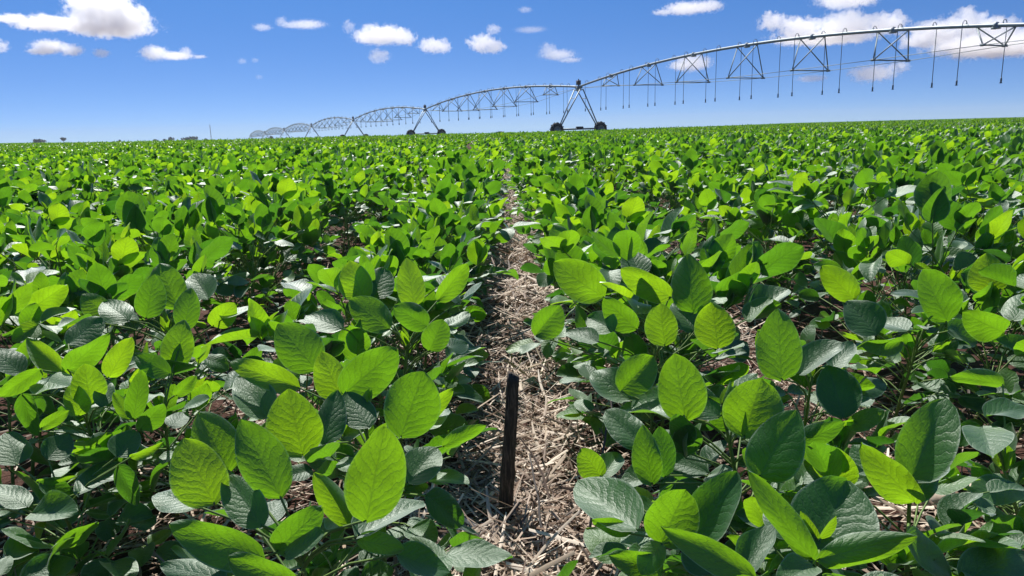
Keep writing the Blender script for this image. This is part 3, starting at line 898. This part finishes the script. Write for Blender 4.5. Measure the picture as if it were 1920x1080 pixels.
n_hose = 0
def build_span(i, A, B, detail):
    """A is the tower nearer the camera"""
    global n_hose
    f = span_fn(A, B, 1.38 if i == 0 else 1.02)
    mb = MB()
    ts = np.linspace(0, 1, 41)
    mb.tube([f(t) for t in ts], 0.088, 10 if detail > 1 else 6)
    for k in range(1, 8):                               # flanges where the pipe lengths join
        t = k / 8
        p0, p1 = f(t - 0.0012), f(t + 0.0012)
        mb.tube([p0, p1], 0.15, 12 if detail > 1 else 6)
        mb.box(f(t) - UP * 0.11, P_DIR * 0.16, P_SIDE * 0.10, UP * 0.05)
    if detail > 0:                                      # outlets, couplings on top
        for t in HOSE_T:
            mb.tube([f(t), f(t) + UP * 0.17], 0.035, 5)
    span = mlink('span', mb, M_STEEL)
    # truss frames
    bots = []
    hw = {True: 1.45, False: 1.45}[True]
    for k in range(1, 8):
        t = k / 8
        w = hw * (0.55 + 0.45 * TRUSS[k - 1] / 2.0)
        if k in (1, 7): w *= 0.72
        c = f(t) - UP * TRUSS[k - 1]
        Lp, Rp = c - P_SIDE * w, c + P_SIDE * w
        bots.append((Lp, Rp))
        fr = MB()
        a, b = f(t - 0.021), f(t + 0.021)
        rr = 0.034 if detail > 0 else 0.042
        sg = 5 if detail > 1 else 4
        for top in (a, b):
            for bt in (Lp, Rp):
                fr.tube([top - UP * 0.06, bt], rr, sg)
        fr.tube([Lp, Rp], rr * 1.1, sg)
        for bt in (Lp, Rp):
            fr.box(bt, P_DIR * 0.10, P_SIDE * 0.07, UP * 0.05)
        mlink('truss_frame', fr, M_STEEL_DARK, span)
    rods = MB()
    for sd in (0, 1):
        line = [f(0.012) - UP * 0.2] + [b[sd] for b in bots] + [f(0.988) - UP * 0.2]
        for p, q in zip(line[:-1], line[1:]):
            rods.tube([p, q], 0.014, 4)
    mlink('truss_rod', rods, M_STEEL_DARK, span)
    rest = MB()
    for j, t in enumerate(HOSE_T):
        sgn = 1 if j % 2 else -1
        p = f(t)
        g0 = p + UP * 0.17
        gw = p + M_ORG
        bot_z = float(terrain(gw[0], gw[1])) + 2.16 - M_ORG[2]
        if detail == 0: bot_z = p[2] - 1.9
        h = MB() if n_hose < 96 else rest
        pts_ = [g0, g0 + UP * 0.07 + P_SIDE * sgn * 0.06, g0 + UP * 0.08 + P_SIDE * sgn * 0.16, g0 - UP * 0.01 + P_SIDE * sgn * 0.26]
        dn = p + P_SIDE * sgn * 0.29
        sway = rng.normal(0, 0.015, 2)
        pts_ += [np.array([dn[0] + sway[0] * q, dn[1] + sway[1] * q, p[2] + (bot_z + 0.22 - p[2]) * q]) for q in (0.0, 0.4, 0.75, 1.0)]
        h.tube(pts_, 0.0165 if detail > 0 else 0.02, 6 if detail > 1 else 4)
        e = pts_[-1]
        h.tube([e + UP * 0.02, e - UP * 0.04, e - UP * 0.15, e - UP * 0.17, e - UP * 0.22, e - UP * 0.24], [0.022, 0.04, 0.042, 0.03, 0.06, 0.05], 8 if detail > 1 else 5)
        if n_hose < 96: mlink('drop_hose', h, M_HOSE, span)
        n_hose += 1
    if rest.n:
        o = mlink('drop_hose', rest, M_HOSE, span); o['kind'] = 'stuff'
    return span

def build_tower(T, detail, zg=None):
    T = np.array(T)
    if zg is None: zg = max(float(terrain(T[0], T[1])), T[2] - 4.6)
    zg = min(zg, T[2] - 3.9)
    g = np.array([T[0], T[1], zg]) - M_ORG
    top = T - M_ORG
    B = 2.24
    hub = 0.63
    tw = MB()
    # head frame, control box and light
    tw.tube([top - P_FLAT * 0.55 - UP * 0.05, top + P_FLAT * 0.55 - UP * 0.05], 0.075, 8)
    tw.box(top - UP * 0.28, P_FLAT * 0.5, P_SIDE * 0.16, UP * 0.03)
    tw.box(top - UP * 0.12, P_FLAT * 0.1, P_SIDE * 0.22, UP * 0.14)
    head = mlink('tower_head', tw, M_STEEL_DARK)
    bx = MB()
    bx.box(top + UP * 0.36 - P_SIDE * 0.02, P_FLAT * 0.16, P_SIDE * 0.15, UP * 0.19)
    bx.tube([top + UP * 0.53, top + UP * 0.68], 0.05, 8)
    bx.tube([top + UP * 0.05, top + UP * 0.2], 0.06, 6)
    mlink('control_box', bx, M_BOX, head)
    for s1 in (-1, 1):
        foot = g + P_SIDE * s1 * (B - 0.22) + UP * (hub + 0.12)
        for s2 in (-1, 1):
            lg = MB()
            lg.tube([top + P_FLAT * s2 * 0.52 + P_SIDE * s1 * 0.12 - UP * 0.2, foot + P_FLAT * s2 * 0.10], 0.058, 6)
            mlink('leg', lg, M_STEEL, head)
        br = MB()
        lo = top * 0.45 + foot * 0.55
        br.tube([lo + P_FLAT * 0.30, lo - P_FLAT * 0.30], 0.025, 4)
        hi = top * 0.72 + foot * 0.28
        br.tube([hi + P_FLAT * 0.38, hi - P_FLAT * 0.38], 0.025, 4)
        mlink('brace', br, M_STEEL_DARK, head)
    bm_ = MB()
    bm_.tube([g - P_SIDE * (B - 0.1) + UP * (hub + 0.05), g + P_SIDE * (B - 0.1) + UP * (hub + 0.05)], 0.075, 8)
    mlink('base_beam', bm_, M_STEEL_DARK, head)
    mo = MB()
    mo.box(g + UP * (hub + 0.14), P_FLAT * 0.14, P_SIDE * 0.24, UP * 0.12)
    mo.tube([g + UP * (hub + 0.16) + P_SIDE * 0.1, g + UP * (hub + 0.16) + P_SIDE * 0.42], 0.1, 8)
    mlink('drive_motor', mo, M_TYRE, head)
    for s1 in (-1, 1):
        c = g + P_SIDE * s1 * B + UP * hub
        wb = MB()
        prof = [(0.33, -0.15), (0.50, -0.19), (0.59, -0.17), (0.625, -0.10), (0.635, 0), (0.625, 0.10), (0.59, 0.17), (0.50, 0.19), (0.33, 0.15)]
        wb.lathe(c, P_FLAT, prof, 28)
        if detail > 1:                                  # tread bars of the farm tyre
            for k in range(22):
                an = 2 * math.pi * k / 22
                e = math.cos(an) * UP + math.sin(an) * P_SIDE
                tg = -math.sin(an) * UP + math.cos(an) * P_SIDE
                sg = 1 if k % 2 else -1
                wb.box(c + e * 0.645 + P_FLAT * 0.08 * sg, e * 0.025, tg * 0.03, P_FLAT * 0.09)
        wh = mlink('wheel', wb, M_TYRE, head)
        rb = MB()
        rb.lathe(c, P_FLAT, [(0.0, -0.03), (0.20, -0.05), (0.31, -0.13), (0.345, -0.145), (0.345, 0.145), (0.31, 0.13), (0.20, 0.05), (0.0, 0.03)], 20)
        rb.tube([c - P_FLAT * 0.12, c + P_FLAT * 0.12], 0.09, 8)
        ro = mlink('rim', rb, M_STEEL_DARK, head)
        st = MB()                                       # gearbox bracket from hub to beam
        st.box(c - P_SIDE * s1 * 0.14 + UP * 0.06 + P_FLAT * 0.25, P_FLAT * 0.10, P_SIDE * 0.16, UP * 0.14)
        mlink('gearbox', st, M_STEEL_DARK, head)

Ts = [pivot_pt(tower_m(i)) for i in range(0, 8)]
Ts[0] = Ts[0] - UP * 0.66                           # the ground dips a little under the nearest tower
for i in range(0, 7):
    build_span(i, *((Ts[1], Ts[0]) if i == 0 else (Ts[i], Ts[i + 1])), 2 if i < 2 else 1 if i < 4 else 0)
for i in range(0, 7):
    build_tower(Ts[i], 2 if i < 3 else 1)
# the fixed centre the machine turns round
ct = MB()
c7 = Ts[7] - M_ORG
for sx in (-1, 1):
    for sy in (-1, 1):
        ct.tube([c7 + P_FLAT * 0.3 * sx + P_SIDE * 0.3 * sy - UP * 0.1, c7 + P_FLAT * 1.1 * sx + P_SIDE * 1.1 * sy - UP * 5.5], 0.07, 5)
ct.tube([c7 + UP * 0.4, c7 - UP * 5.5], 0.11, 8)
ct.tube([c7 + UP * 0.35, c7 + UP * 0.25 + P_FLAT * -0.6, c7 - P_FLAT * 0.9], 0.09, 6)
mlink('pivot_centre', ct, M_STEEL_DARK)

# ------------------------------------------------------------------ trees, mast on the horizon
def build_tree(px, ytop, wpx, dist, label, trunk_frac=0.35, flat=0.6, seed=0, cat='tree', name='tree'):
    g = np.random.default_rng(900 + seed)
    d = ray(px, 258); dv = np.array([d.x, d.y]); dv /= np.linalg.norm(dv)
    base = np.array([*(dv * dist), 0.0])
    base[2] = float(terrain(base[0], base[1]))
    dp = dist * math.cos(math.atan((px - 960) / F_PX))
    top = np.array(at(px, ytop, dp))[2]
    H = top - base[2]
    W = wpx / F_PX * dp
    o = empty(name, tuple(base))
    tag(o, label, cat, 'distant trees on the horizon')
    tr = MB()
    ch = min(W * flat, H * (1 - trunk_frac))
    cz = H - ch / 2
    r0 = 0.05 * max(W, 3)
    tr.tube([(0, 0, -0.3), (0.1, 0, cz * 0.5), (0.0, 0.1, cz)], [r0, r0 * 0.7, r0 * 0.45], 7)
    for q in range(6):
        a = g.uniform(0, 6.28)
        tr.tube([(0, 0, cz * g.uniform(0.6, 0.95)), (math.cos(a) * W * 0.28, math.sin(a) * W * 0.28, cz + ch * g.uniform(-0.2, 0.25))], [r0 * 0.4, r0 * 0.12], 5)
    link('trunk', tr.mesh('trunk', M_BARK), o)
    cr = MB()
    cl = [(g.uniform(-.33, .33) * W, g.uniform(-.33, .33) * W, cz + g.uniform(-.22, .25) * ch, g.uniform(.16, .30)) for _ in range(14)]
    ls = 0.055 * W + 0.12
    for q in range(1100):
        x, y, z, rr = cl[int(g.integers(len(cl)))]
        v = unit(g.normal(0, 1, 3)) * g.random() ** 0.4
        p = np.array([x + v[0] * rr * W, y + v[1] * rr * W, z + v[2] * rr * ch * 1.1])
        n = unit(g.normal(0, 1, 3) + np.array([0, 0, 0.6]))
        u = unit(np.cross(n, g.normal(0, 1, 3))); w = np.cross(n, u)
        s_ = ls * g.uniform(0.5, 1.1)
        cr.add([p - u * s_, p + w * s_ * 0.6, p + u * s_, p - w * s_ * 0.6], [(0, 1, 2, 3)])
    link('crown', cr.mesh('crown', M_TREE, smooth=False), o)
TREES = [
    (72, 260.5, 20, 420, 'wide low dark tree at the far left of the horizon', 0.15, 0.5),
    (118, 257.0, 9, 430, 'small round tree on a thin trunk near the far left of the horizon', 0.5, 0.8),
    (222, 262.0, 9, 520, 'faint little tree alone on the horizon left of the tree cluster', 0.3, 0.8),
    (291, 260.5, 8, 450, 'small bushy tree left of the taller round tree on the horizon', 0.3, 0.9),
    (308, 260.0, 6, 470, 'tiny tree touching the left side of the round horizon tree', 0.3, 0.9),
    (320, 256.5, 11, 430, 'rounded dark tree left of the broad domed tree on the horizon', 0.3, 0.9),
    (355, 255.5, 28, 430, 'broad domed tree on the horizon left of the thin mast', 0.2, 0.5),
    (387, 259.0, 8, 450, 'little dark tree on the horizon right at the foot of the mast', 0.2, 0.9),
    (509, 254.5, 7, 400, 'small dark tree under the second smallest arch of the pivot', 0.2, 0.9),
    (937, 245.8, 19, 210, 'low rounded bush on the horizon between the two big wheeled towers', 0.1, 0.5),
]
for i, (px, yt, w, dist, lab, tf, fl) in enumerate(TREES):
    build_tree(px, yt, w, dist, lab, tf, fl, i, *(('bush', 'bush') if 'bush on' in lab else ('tree', 'tree')))
def build_mast():
    d = ray(395, 250); dv = np.array([d.x, d.y]); dv /= np.linalg.norm(dv)
    b = dv * 620
    zg = float(terrain(*b))
    dp = 620 * math.cos(math.atan((395 - 960) / F_PX))
    ht = np.array(at(395, 234, dp))[2] - zg
    mb = MB()
    for k in range(3):
        a = k * 2.094
        q = np.array([math.cos(a), math.sin(a), 0]) * 0.28
        mb.tube([q, q + UP * ht], 0.075, 5)
    z = 0.0; k = 0
    while z < ht - 1:
        for k in range(3):
            q = np.array([math.cos(k * 2.094), math.sin(k * 2.094), 0]) * 0.28
            r_ = np.array([math.cos(k * 2.094 + 2.094), math.sin(k * 2.094 + 2.094), 0]) * 0.28
            mb.tube([q + UP * z, r_ + UP * (z + 0.8)], 0.035, 4)
        z += 0.8
    mb.tube([UP * ht, UP * (ht + 1.5)], 0.03, 5)
    o = link('radio_mast', mb.mesh('radio_mast', M_STEEL_DARK), None, (b[0], b[1], zg))
    tag(o, 'tall thin lattice mast on the horizon left of the pivot', 'mast')
build_mast()

# ------------------------------------------------------------------ stake, twigs and stalk pieces
def stake():
    b = on_plane(947, 985, 0.01); bz = np.array(b)
    dp = -(_CR.transposed() @ Vector((b.x, b.y, b.z - CAM_H))).z
    t = np.array(at(963, 701, dp - 0.10))
    mb = MB()
    g = np.random.default_rng(3)
    n, seg = 26, 18
    V, F = [], []
    ax = unit(t - bz); u = unit(np.cross(ax, [0, 1.0, 0])); w = np.cross(ax, u)
    Ln = np.linalg.norm(t - bz)
    ph = g.uniform(0, 6.28, 6)
    for i in range(n + 1):
        q = i / n
        c = bz - ax * 0.03 + ax * (Ln + 0.03) * q
        r = 0.0135 - 0.0030 * q + 0.0022 * math.exp(-((q - 0.42) / 0.03) ** 2) + 0.003 * math.exp(-(q / 0.05) ** 2)
        for k in range(seg):
            a = 2 * math.pi * k / seg
            rr = r * (1 + 0.10 * math.sin(3 * a + ph[0]) + 0.07 * math.sin(7 * a + ph[1] + q * 3) + 0.05 * math.sin(11 * a + ph[2] + 9 * q)) * (1 + 0.04 * g.normal())
            top = 0.006 * math.sin(a + 1) if i == n else 0
            V.append(c + rr * (math.cos(a) * u + math.sin(a) * w) + ax * top)
    for i in range(n):
        for k in range(seg):
            k2 = (k + 1) % seg
            F.append((i * seg + k, i * seg + k2, (i + 1) * seg + k2, (i + 1) * seg + k))
    V.append(bz + ax * (Ln - 0.004)); F += [(n * seg + k, n * seg + (k + 1) % seg, len(V) - 1) for k in range(seg)]
    mb.add(V, F)
    o = link('wooden_stake', mb.mesh('wooden_stake', M_STAKE))
    tag(o, 'dark upright wooden stake stuck in the straw between the two front rows', 'stake')
stake()

def twig(points, r0, r1, label):
    """points: (px, py, height above ground) - each on the ray at that height"""
    P = [np.array(on_plane(px, py, h)) for px, py, h in points]
    mb = MB()
    g = np.random.default_rng(int(points[0][0]))
    Q = []
    for a, b in zip(P[:-1], P[1:]):
        for q in np.linspace(0, 1, 5)[:-1]: Q.append(a + (b - a) * q + g.normal(0, 0.0014, 3))
    Q.append(P[-1])
    mb.tube(Q, list(np.linspace(r0, r1, len(Q))), 7)
    for q in (len(Q) // 3, 2 * len(Q) // 3):
        mb.tube([Q[q], Q[q] + np.array([g.normal(0, .015), g.normal(0, .01), 0.02])], [r1, r1 * 0.5], 5)
    o = link('dry_twig', mb.mesh('dry_twig', M_TWIG)); tag(o, label, 'twig')
twig([(1098, 1050, 0.0), (1106, 985, 0.05), (1125, 880, 0.14), (1137, 800, 0.20), (1151, 732, 0.25)], 0.0030, 0.0017, 'long thin dry twig leaning upright beside the right front plant')
twig([(1022, 1090, 0.0), (1018, 1000, 0.05), (1008, 925, 0.09), (992, 850, 0.125)], 0.0032, 0.0015, 'slender grey twig standing right of the dark stake')
twig([(1020, 1006, 0.01), (1040, 985, 0.035), (1072, 960, 0.05)], 0.002, 0.0012, 'short broken twig lying low in the straw right of the stake')

def stalk(px0, py0, px1, py1, z0, z1, r, label, mat=M_STALK):
    a, b = np.array(on_plane(px0, py0, z0)), np.array(on_plane(px1, py1, z1))
    g = np.random.default_rng(int(px0))
    mb = MB(); n = 12
    Q, Rr = [], []
    for i in range(n + 1):
        q = i / n
        Q.append(a + (b - a) * q + np.array([0, 0, 0.006 * math.sin(q * 3.1)]) + g.normal(0, r * 0.06, 3))
        Rr.append(r * (1 - 0.12 * q) * (1.22 if i in (3, 9) else 1) * (1 + 0.05 * g.normal()))
    mb.tube(Q, Rr, 12)
    o = link('dry_stalk', mb.mesh('dry_stalk', mat)); tag(o, label, 'dry stalk')
stalk(1690, 950, 1812, 938, 0.018, 0.02, 0.013, 'thick pale dry stalk lying on the straw between the right rows')
stalk(962, 748, 1002, 712, 0.018, 0.03, 0.012, 'pale blunt stalk piece lying behind the top of the dark stake')
stalk(975, 935, 1050, 893, 0.016, 0.025, 0.009, 'greyish stalk piece lying in the straw right of the stake foot')
stalk(885, 1000, 1000, 1003, 0.012, 0.012, 0.0035, 'thin bent pale stem lying across the foot of the stake')
stalk(1010, 985, 1040, 1078, 0.02, 0.015, 0.004, 'flat bleached stem lying toward the bottom edge right of the stake')

# ------------------------------------------------------------------ clouds
def cloud_mat(name, puffs, dens, wisp, sc):
    m, nt, out = new_mat(name)
    L = nt.links.new
    tc = nd(nt, 'ShaderNodeTexCoord')
    n0 = nd(nt, 'ShaderNodeTexNoise', ins={'Scale': 1.0 / (sc * 1.2), 'Detail': 2.0})
    L(tc.outputs['Object'], n0.inputs['Vector'])
    wv = nd(nt, 'ShaderNodeVectorMath', operation='MULTIPLY_ADD')
    wv.inputs[1].default_value = (sc * 1.3,) * 3
    sub = nd(nt, 'ShaderNodeVectorMath', operation='SUBTRACT'); sub.inputs[1].default_value = (0.5, 0.5, 0.5)
    L(n0.outputs['Color'], sub.inputs[0]); L(sub.outputs[0], wv.inputs[0]); L(tc.outputs['Object'], wv.inputs[2])
    field = None
    for (c, r) in puffs:
        s1 = nd(nt, 'ShaderNodeVectorMath', operation='SUBTRACT'); s1.inputs[1].default_value = tuple(c)
        L(wv.outputs[0], s1.inputs[0])
        s2 = nd(nt, 'ShaderNodeVectorMath', operation='DIVIDE'); s2.inputs[1].default_value = tuple(r)
        L(s1.outputs[0], s2.inputs[0])
        s3 = nd(nt, 'ShaderNodeVectorMath', operation='LENGTH'); L(s2.outputs[0], s3.inputs[0])
        v = mth(nt, 'SUBTRACT', 1.0, s3.outputs['Value'])
        field = v if field is None else (lambda a, b: (lambda n: (L(a, n.inputs[0]), L(b, n.inputs[1]), n.inputs[2].__setattr__('default_value', 0.15), n.outputs[0])[3])(nd(nt, 'ShaderNodeMath', operation='SMOOTH_MAX')))(field, v)
    n1 = nd(nt, 'ShaderNodeTexNoise', ins={'Scale': 1.0 / (sc * 0.62), 'Detail': 8.0, 'Roughness': 0.70})
    L(tc.outputs['Object'], n1.inputs['Vector'])
    nz = mth(nt, 'MULTIPLY', mth(nt, 'SUBTRACT', n1.outputs['Fac'], 0.5), 3.6 * wisp)
    f = mth(nt, 'ADD', mth(nt, 'SUBTRACT', field, 0.30), nz)
    mr = nd(nt, 'ShaderNodeMapRange', interpolation_type='SMOOTHSTEP', ins={1: 0.0, 2: 0.22, 3: 0.0, 4: dens * 1.2})
    L(f, mr.inputs[0])
    pv = nd(nt, 'ShaderNodeVolumePrincipled')
    pv.inputs['Color'].default_value = (1.0, 1.0, 1.0, 1)
    pv.inputs['Anisotropy'].default_value = 0.6
    L(mr.outputs[0], pv.inputs['Density'])
    L(pv.outputs[0], out.inputs['Volume'])
    m.cycles.volume_step_rate = 0.12
    return m

CLOUD_D = 1500.0
def build_cloud(puffs_px, label, dens=0.05, wisp=0.55, D=CLOUD_D):
    g = np.random.default_rng(int(abs(puffs_px[0][0])) + 17)
    s_ = D / F_PX
    xs = [p[0] for p in puffs_px]; ys = [p[1] for p in puffs_px]
    cpx, cpy = (min(xs) + max(xs)) / 2, (min(ys) + max(ys)) / 2
    ctr = at(cpx, cpy, D)
    right = _CR @ Vector((1, 0, 0)); right.z = 0; right.normalize()
    fwd = Vector((-right.y, right.x, 0))
    az = math.atan2(right.y, right.x)
    puffs = []
    for (x, y, rx, ry) in puffs_px:
        p = at(x, y, D) - ctr
        q = Vector((p.dot(right), p.dot(fwd) + g.normal(0, 0.3) * rx * s_, p.z))
        puffs.append((tuple(q), (rx * s_ * 1.35, max(rx * 0.75, ry) * s_ * 1.35, ry * s_ * 1.35)))
    for (c, r) in list(puffs):
        if r[2] < 16 * s_: continue
        for q in range(7):
            a = g.uniform(-0.35, math.pi + 0.35); b_ = g.uniform(-0.9, 0.9)
            e = np.array([math.cos(a) * math.cos(b_), math.sin(b_), math.sin(a) * math.cos(b_)])
            k = g.uniform(0.26, 0.42)
            puffs.append((tuple(np.array(c) + e * np.array(r) * 0.66), (r[2] * k * 1.3, r[2] * k * 1.2, r[2] * k)))
    bm = bmesh.new()
    for c, r in puffs:
        bmesh.ops.create_icosphere(bm, subdivisions=3, radius=1.0, matrix=Matrix.Translation(c) @ Matrix.Diagonal((r[0] * 1.22, r[1] * 1.22, r[2] * 1.22, 1)))
    me = bpy.data.meshes.new('cloud'); bm.to_mesh(me); bm.free()
    if len(puffs) > 1:
        tmp = bpy.data.objects.new('cloud_tmp', me); COL.objects.link(tmp)
        md = tmp.modifiers.new('r', 'REMESH'); md.mode = 'VOXEL'
        md.voxel_size = max(2.0, float(np.median([r[2] for c, r in puffs])) * 0.2)
        dg = bpy.context.evaluated_depsgraph_get()
        me2 = bpy.data.meshes.new_from_object(tmp.evaluated_get(dg))
        bpy.data.objects.remove(tmp); me = me2
    me.materials.clear()
    sc = float(np.mean([p[3] for p in puffs_px])) * s_
    me.materials.append(cloud_mat('cloud_vapour', puffs, dens, wisp, sc * 0.8))
    o = link('cloud', me, None, tuple(ctr))
    o.rotation_euler = (0, 0, az)
    tag(o, label, 'cloud', 'fair weather clouds')

build_cloud([(195, 18, 62, 38), (245, 40, 50, 26), (150, 44, 40, 16), (205, 52, 80, 16), (75, 40, 70, 13), (20, 35, 40, 9)], 'largest cloud, grey centred, at the top left with a long tail to the left')
build_cloud([(108, 90, 34, 13), (145, 96, 24, 11), (78, 97, 28, 6)], 'white puffy cloud under the tail of the largest cloud')
build_cloud([(194, 100, 17, 9)], 'small round cloud just right of the puffy cloud under the largest one', 0.04)
build_cloud([(2, 87, 18, 12)], 'small cloud cut by the left picture edge', 0.04)
build_cloud([(290, 100, 28, 14), (325, 104, 36, 8), (348, 98, 14, 10), (376, 107, 14, 4)], 'ragged white cloud with two bumps below the right end of the largest cloud', 0.045)
build_cloud([(527, 40, 12, 9), (575, 46, 36, 8), (548, 47, 24, 6)], 'thin flat cloud streak right of the top centre left sky', 0.028, 0.7)
build_cloud([(492, 51, 18, 7)], 'tiny slanting wisp left of the thin flat cloud streak', 0.028, 0.7)
build_cloud([(720, 68, 50, 18), (755, 72, 28, 14), (690, 72, 26, 11)], 'white oval cloud above the middle pivot arches', 0.05)
build_cloud([(712, 105, 22, 14)], 'faint lobe hanging just below the white oval cloud', 0.025, 0.6)
build_cloud([(815, 87, 30, 14), (832, 90, 16, 10)], 'small white cloud right of the oval cloud', 0.045)
build_cloud([(905, 82, 28, 17), (925, 88, 24, 13)], 'compact bright cloud with a small cloudlet above it', 0.05)
build_cloud([(926, 55, 16, 10)], 'small cloudlet right above the compact bright cloud', 0.03)
build_cloud([(1028, 95, 18, 12), (1045, 104, 34, 10), (1068, 112, 24, 5)], 'wispy slanting cloud right of the compact bright cloud', 0.026, 0.7)
build_cloud([(1285, 16, 42, 12), (1330, 10, 30, 12), (1245, 22, 22, 6)], 'flat white cloud at the top edge left of the big right clouds', 0.045)
build_cloud([(1580, 2, 60, 17)], 'grey bottomed cloud cut by the top edge above the pivot', 0.04)
build_cloud([(1450, 40, 28, 18), (1505, 50, 44, 18), (1590, 46, 54, 26), (1655, 48, 40, 22), (1560, 66, 100, 14)], 'long lumpy cloud just above the pivot pipe', 0.05)
build_cloud([(1810, 50, 40, 30), (1765, 62, 46, 26), (1870, 62, 50, 28), (1830, 92, 110, 20), (1725, 74, 36, 14), (1925, 70, 40, 24)], 'largest cloud on the right, behind the pivot pipe at the picture edge', 0.05)
build_cloud([(1650, 136, 46, 17), (1690, 124, 24, 12)], 'soft flat cloud below the pivot pipe on the right', 0.026, 0.6)
build_cloud([(1518, 148, 30, 7)], 'tiny flat wisp beneath the truss frames', 0.022, 0.6)
build_cloud([(1300, 118, 38, 16), (1275, 124, 26, 8)], 'small cloud showing through a truss frame of the pivot', 0.035)
build_cloud([(655, 50, 11, 12)], 'small faint puff left of the white oval cloud top', 0.02, 0.7)
build_cloud([(985, 18, 14, 6)], 'tiny faint puff near the top centre edge', 0.02, 0.7)
build_cloud([(995, 56, 30, 6)], 'thin veil right of the small cloudlet', 0.013, 0.7)
build_cloud([(453, 114, 9, 6)], 'very small white dot cloud above the smallest pivot arches', 0.022, 0.6)
build_cloud([(479, 113, 8, 5)], 'faint dot cloud right beside the very small white dot cloud', 0.018, 0.6)
build_cloud([(486, 144, 8, 5)], 'faintest dot cloud low over the smallest pivot arches', 0.015, 0.6)

# ------------------------------------------------------------------ thin summer haze over the field
def build_haze():
    m, nt, out = new_mat('haze_air')
    pv = nd(nt, 'ShaderNodeVolumePrincipled')
    pv.inputs['Color'].default_value = (0.80, 0.88, 1.0, 1)
    pv.inputs['Density'].default_value = 0.00042
    nt.links.new(pv.outputs[0], out.inputs['Volume'])
    mb = MB()
    mb.box((0, 345, -4.0), (700, 0, 0), (0, 375, 0), (0, 0, 12.0))
    o = link('haze', mb.mesh('haze', m, smooth=False)); tag(o, kind='stuff')
build_haze()
